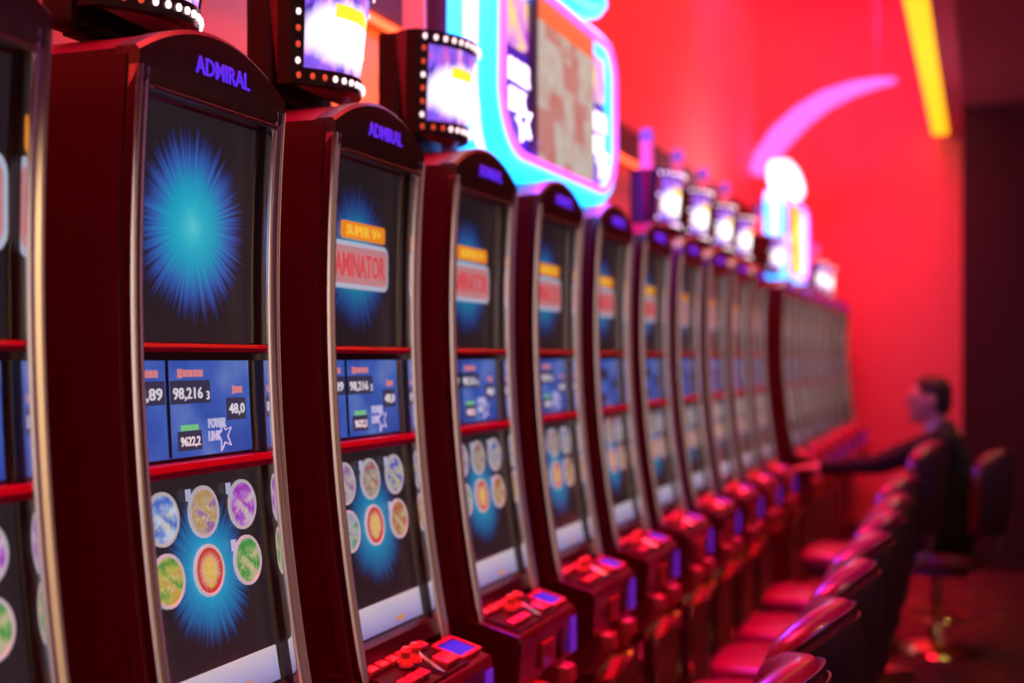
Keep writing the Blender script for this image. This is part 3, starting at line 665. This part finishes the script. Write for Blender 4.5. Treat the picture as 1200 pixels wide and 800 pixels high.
def make_sign(Y, label, second):
    r = thing('jackpot_sign', label, 'lit sign', (-1.27, Y, 2.004), group='large jackpot signs on the machines')
    P = outline(.60, .0, .60, .2, .04)
    obj('light_frame', ring_frame(P, .075, .13, 'neon_cyan', -.05), r, label='cyan glowing frame')
    Pi = outline(.54, .055, .55, .16, .04); 
    obj('neon_tube', MB().tube([(.082, y, z) for y, z in Pi], .012, 6, wrap=True).mesh('neon_tube', 'neon_violet', True), r)
    Po = outline(.605, .024, .604, .2, .04)
    obj('outer_tube', MB().tube([(.02, y, z) for y, z in Po], .02, 6, wrap=True).mesh('outer_tube', 'neon_core', True), r)
    Pb = outline(.57, .03, .575, .18, .04)
    obj('housing', MB().loft([[(-.12, y, z) for y, z in Pb], [(.02, y, z) for y, z in Pb]]).mesh('housing', 'sign_bezel'), r)
    sb = obj('screen_bezel', MB().box((.045, .03, .30), (.06, .60, .56)).mesh('screen_bezel', 'sign_bezel', bevel=.008), r)
    obj('screen', MB().box((0, 0, 0), (.006, .55, .51)).mesh('screen', 'sign_screen_yellow' if second else 'sign_screen'), r, (.077, .03, .30))
    for s, yc, w in ((-1, -.37, .18), (1, .42, .18)):
        sp_ = obj('side_panel', MB().box((0, 0, 0), (.02, w, .30)).mesh('side_panel', 'panel_purple', bevel=.01), r, (.05, yc, .21))
        obj('picture', MB().box((0, 0, 0), (.02, w, .15)).mesh('picture', 'sign_picture', bevel=.01), r, (.05, yc, .44))
        obj('lettering', text_mesh('POWER', 'sign_white', .062, .16, .004, .03), sp_, (.013, 0, .08), label='white POWER LINK lettering')
        obj('lettering', text_mesh('LINK', 'sign_white', .062, .13, .004, .03), sp_, (.013, -.01, 0))
        obj('star', star_outline(.06, 'sign_white', .006), sp_, (.012, .04, -.05))
    # crest
    N = 32; E = [(.55 * math.cos(2 * PI * k / N), .71 + .12 * math.sin(2 * PI * k / N) * (1.15 if math.sin(2 * PI * k / N) > 0 else .9)) for k in range(N)]
    obj('crest_frame', ring_frame(E, .05, .10, 'neon_cyan' if not second else 'sign_white', -.04), r, label='glowing crest ring')
    obj('crest_face', MB().loft([[(-.03, y * .93, .71 + (z - .71) * .9) for y, z in E], [(.035, y * .93, .71 + (z - .71) * .9) for y, z in E]]).mesh('crest_face', 'sign_white' if second else 'neon_cyan'), r)
    obj('neck', MB().box((-.03, 0, .6), (.1, .3, .06)).mesh('neck', 'sign_bezel'), r)
    obj('back_light', MB().box((-.126, .1, .3), (.006, .9, .12)).mesh('back_light', 'orange_glow'), r, label='orange light strip on the back')
    obj('stand', MB().box((-.06, 0, .027), (.12, .9, .05)).mesh('stand', 'sign_bezel', bevel=.005), r)
sg = area('sign_glow_fill', (-1.12, 3.72, 2.32), (0, math.radians(-70), 0), .6, 1.0, 60, (0.24, 0.02, 1.0), 150)  # unseen area lamp added to carry the sign's violet light to the chairs
area('sign_spill_fill', (-1.15, 4.44, 2.36), (math.radians(48), 0, 0), .3, .3, 9, (0.18, 0.0, 1.0), 150)  # unseen lamp added to tint the neighbouring cabinet sides violet
make_sign(3.72, 'large cyan-framed jackpot sign standing on the near bank of machines', False)
make_sign(8.95, 'far blurred white and yellow jackpot sign on the far bank', True)

# ------------------------------------------------------------------ chairs
def back_surface():
    secs = []; K = 17
    for i in range(K):
        t = -1 + 2 * i / (K - 1); e = (1 - abs(t) ** 5) ** .5 if abs(t) < 1 else 0
        e = max(e, .12); th = .062 * (.35 + .65 * e)
        top = .98 - .045 * t * t - .03 * abs(t) ** 5; bot = .53 + .03 * t * t
        y = .215 * t; x0 = .285 - .085 * t * t
        row = []
        for k in range(22):
            a = 2 * PI * k / 22; cx, sz = math.cos(a), math.sin(a)
            X = math.copysign(abs(cx) ** .62, cx) * th; Zf = math.copysign(abs(sz) ** .5, sz)
            z = (top + bot) / 2 + Zf * (top - bot) / 2
            row.append((x0 + X + .07 * (z - .55), y, z))
        secs.append(row)
    return secs
CH = {}
bs = back_surface()
CH['backrest'] = MB().loft(bs).mesh('backrest', 'vinyl', True, sharp=70)
mb = MB(); idx = 0
mb.tube([(s[k][0] * 1.0 + .004, s[k][1], s[k][2]) for s in bs for k in (4,)], .0045, 6); CH['piping'] = mb.mesh('piping', 'piping', True)
mb = MB(); mb.tube([(s[11][0] - .0, s[11][1], .875) for s in bs], .002, 5)
sec = []
mid = []
def ring_at(i, zcut):
    row = bs[i]; zc_ = [p for p in row]; best_f = min((p for p in row if p[0] < sum(q[0] for q in row) / 22), key=lambda p: abs(p[2] - zcut)); best_b = min((p for p in row if p[0] >= sum(q[0] for q in row) / 22), key=lambda p: abs(p[2] - zcut)); return best_f, best_b
CH['shell'] = MB().loft([[(p[0] + .001, p[1], p[2]) for p in (s[k] for k in (18, 20, 0, 1, 2, 3))] + [(p[0] + .006, p[1] * 1.01, p[2]) for p in (s[k] for k in (3, 2, 1, 0, 20, 18))] for s in bs]).mesh('back_shell', 'vinyl_dark', True, sharp=40)
CH['seat'] = MB().cushion((-.045, 0, .405), (.245, .215, .05), .45, .4, 32, 12, crown=.012).mesh('seat', 'vinyl', True, sharp=80)
CH['pan'] = MB().cushion((-.04, 0, .352), (.22, .19, .02), .3, .3, 24, 6).mesh('seat_pan', 'vinyl_dark', True)
CH['back_support'] = MB().tube([(.12, 0, .36), (.22, 0, .37), (.29, 0, .45), (.31, 0, .62)], .014, 8).mesh('back_support', 'silver', True)
CH['column'] = MB().lathe([(.05, .03), (.035, .06), (.03, .2), (.03, .34), (.06, .352)], seg=16).mesh('column', 'brass', True, sharp=50)
CH['base'] = MB().lathe([(.22, 0), (.225, .008), (.215, .018), (.12, .032), (.05, .045)], seg=32).mesh('base', 'brass', True, sharp=50)
ringp = [(.15 * math.cos(2 * PI * k / 24), .15 * math.sin(2 * PI * k / 24), .17) for k in range(24)]
mb = MB(); mb.tube(ringp, .01, 8, wrap=True)
for k in range(3):
    a = 2 * PI * k / 3; mb.tube([(.03 * math.cos(a), .03 * math.sin(a), .17), (.15 * math.cos(a), .15 * math.sin(a), .17)], .007, 6)
CH['foot_ring'] = mb.mesh('foot_ring', 'brass', True)
def make_chair(x, y, rot, label, up=0.0):
    r = thing('casino_chair', label, 'chair', (x, y, 0), rot, 'red padded casino chairs in a row')
    obj('base', CH['base'], r); obj('column', CH['column'], r, scale=(1, 1, (0.352 + up) / 0.352) if up else None); obj('foot_ring', CH['foot_ring'], r)
    obj('seat_pan', CH['pan'], r, (0, 0, up)); obj('seat', CH['seat'], r, (0, 0, up)); [obj('back_support', CH['back_support'], r, (0, q, up)) for q in (-.09, .09)]
    b = obj('backrest', CH['backrest'], r, (0, 0, up)); obj('piping', CH['piping'], b); obj('back_shell', CH['shell'], b)
CX = -.61
for k in range(8):
    lab = 'red padded casino chair nearest the camera, cropped by the bottom edge' if k == 0 else ('red padded casino chair directly in front of the seated man' if k == 7 else 'red padded casino chair, %s from the camera' % ORD[k])
    make_chair(CX + (.09 if k == 7 else 0), mY(2) - .03 + DY * k, random.uniform(-.05, .05), lab, {6: .03, 7: .14}.get(k, 0.0))
MY = mY(10)
make_chair(-.215, MY + .02, -.12, 'dark chair the man in the black suit sits on', .07)

# ------------------------------------------------------------------ seated man
def fuse(parts, name, mt, vox, smooth=6):
    mb = MB()
    for p in parts:
        if p[0] == 'c':
            a, b, ra, rb = Vector(p[1]), Vector(p[2]), p[3], p[4]
            K = 7; path = [a.lerp(b, i / (K - 1)) for i in range(K)]; mb.tube(path, [ra + (rb - ra) * i / (K - 1) for i in range(K)], 14)
            mb.ball(a, ra, 14, 9); mb.ball(b, rb, 14, 9)
        else: mb.ball(p[1], p[2], 20, 14)
    me = mb.mesh(name, mt)
    ob = bpy.data.objects.new('fuse_source', me); C.objects.link(ob)
    r = ob.modifiers.new('r', 'REMESH'); r.mode = 'VOXEL'; r.voxel_size = vox; r.use_smooth_shade = True
    s = ob.modifiers.new('s', 'SMOOTH'); s.factor = .5; s.iterations = smooth
    dg = bpy.context.evaluated_depsgraph_get(); out = bpy.data.meshes.new_from_object(ob.evaluated_get(dg)); bpy.data.objects.remove(ob)
    out.name = name; out.materials.clear(); out.materials.append(MATS[mt])
    for f in out.polygons: f.use_smooth = True
    return out
man = thing('person', 'man in a black suit seated at the machines, reaching to the button deck', 'person', (-.12, MY, 0))
dX = -.0
def hand(w, d, up_, side, curl=.35, flip=1):
    """palm and five fingers; w wrist, d pointing direction, side = direction of the thumb"""
    w, d, side, up_ = Vector(w), Vector(d).normalized(), Vector(side).normalized(), Vector(up_).normalized()
    L = []
    for k in range(4):
        q = (k - 1.5) * .02
        kn = w + d * .092 - side * q * 1.0; L.append(('c', w + d * .02 - side * q * .6, kn, .017, .0125))
        ln = (.07, .08, .075, .058)[k]
        j1 = kn + (d * math.cos(curl) - up_ * math.sin(curl)) * ln * .55; j2 = j1 + (d * math.cos(curl * 2.4) - up_ * math.sin(curl * 2.4)) * ln * .5
        L += [('c', kn, j1, .010, .009), ('c', j1, j2, .009, .0075)]
    t0 = w + d * .03 + side * .025; t1 = t0 + (d * .6 + side * .7).normalized() * .045; t2 = t1 + (d * .9 + side * .2 - up_ * .2).normalized() * .035
    L += [('c', t0, t1, .014, .0115), ('c', t1, t2, .0105, .0085)]
    return L
# local frame: x forward is -X world; coordinates below are world minus root
HP = (-.01, 0, .58); CHN = (-.03, 0, .9); SH = (-.06, 0, 1.09)
HD = Vector((-.13, 0, 1.285))
lw, rw = (-.66, -.13, .935), (-.28, .17, .70)
body = [('e', HD, (.098, .076, .118)), ('e', HD + Vector((-.035, 0, -.06)), (.062, .056, .062)), ('c', HD + Vector((-.092, 0, .012)), HD + Vector((-.116, 0, -.022)), .009, .014),
        ('e', HD + Vector((-.086, 0, .03)), (.02, .05, .016)), ('e', HD + Vector((-.09, 0, -.062)), (.014, .026, .010)), ('e', HD + Vector((-.08, 0, -.098)), (.022, .026, .02)),
        ('c', (-.065, 0, 1.1), HD + Vector((.015, 0, -.07)), .062, .056), ('c', CHN, SH, .11, .09), ('c', HP, CHN, .115, .115)]
for s in (-1, 1): body += [('e', HD + Vector((.012, s * .078, .0)), (.022, .012, .033)), ('e', HD + Vector((-.083, s * .031, .008)), (.010, .013, .008))]
body += [('c', SH, (-.07, s * .17, 1.075), .07, .06) for s in (-1, 1)]
la = [(-.09, -.19, 1.075), (-.37, -.2, .965), lw]; ra = [(-.05, .19, 1.07), (-.0, .25, .79), rw]
for A in (la, ra): body += [('c', A[0], A[1], .05, .04), ('c', A[1], A[2], .038, .027)]
body += hand(lw, (-1, .12, -.02), (0, 0, 1), (0, 1, 0), .22) + hand(rw, (-1, -.15, -.05), (0, 0, 1), (0, -1, 0), .3)
legs = []
for s in (-1, 1): legs += [('c', (-.01, s * .09, .59), (-.46, s * .12, .575), .082, .06), ('c', (-.46, s * .12, .57), (-.40, s * .12, .13), .058, .042)]
body += [(p[0], p[1], p[2], p[3] * .8, p[4] * .8) for p in legs] + [('c', (-.4, s * .12, .12), (-.41, s * .12, .06), .032, .03) for s in (-1, 1)]
obj('body', fuse(body, 'body', 'skin', .0075, 4), man)
jk = [('c', (-.01, 0, .6), CHN, .12, .125), ('c', CHN, (-.05, 0, 1.05), .125, .10)]
jk += [('c', (-.03, s * .08, .9), (-.06, s * .165, 1.07), .125, .078) for s in (-1, 1)] + [('c', (-.01, s * .08, .62), (-.03, s * .09, .9), .118, .122) for s in (-1, 1)]
jk += [('c', (-.05, s * .045, 1.135), (-.06, s * .14, 1.09), .055, .066) for s in (-1, 1)]
for A in (la, ra): jk += [('c', A[0], A[1], .072, .056), ('c', A[1], Vector(A[1]).lerp(Vector(A[2]), .95), .054, .042)]
obj('jacket', fuse(jk, 'jacket', 'suit', .012, 8), man, label='black suit jacket')
obj('trousers', fuse([(p[0], p[1], p[2], p[3] * 1.08, p[4] * 1.1) for p in legs] + [('c', (-.01, -.08, .6), (-.01, .08, .6), .112, .112)], 'trousers', 'suit', .012, 8), man, label='black trousers')
obj('collar', MB().lathe([(.072, 1.12), (.069, 1.17), (.062, 1.175), (.062, 1.12)], (-.083, 0, 0), 20).mesh('collar', 'shirt', True), man, label='pale shirt collar')
for s in (-1, 1):
    obj('cuff', MB().tube([Vector(A_).lerp(Vector(B_), f) for A_, B_ in ((la[1], la[2]) if s < 0 else (ra[1], ra[2]),) for f in (.93, 1.02)], .034, 14).mesh('cuff', 'shirt', True), man)
    obj('shoe', fuse([('c', (-.39, s * .12, .045), (-.53, s * .12, .035), .043, .034), ('c', (-.39, s * .12, .05), (-.40, s * .12, .1), .04, .042)], 'shoe', 'shoe', .01, 4), man)
hr = [('e', HD + Vector((.018, 0, .04)), (.094, .081, .09)), ('e', HD + Vector((.045, 0, -.005)), (.066, .077, .085)), ('e', HD + Vector((-.012, 0, .082)), (.058, .06, .042))]
obj('hair', fuse(hr, 'hair', 'hair', .01, 5), man, label='short dark hair')
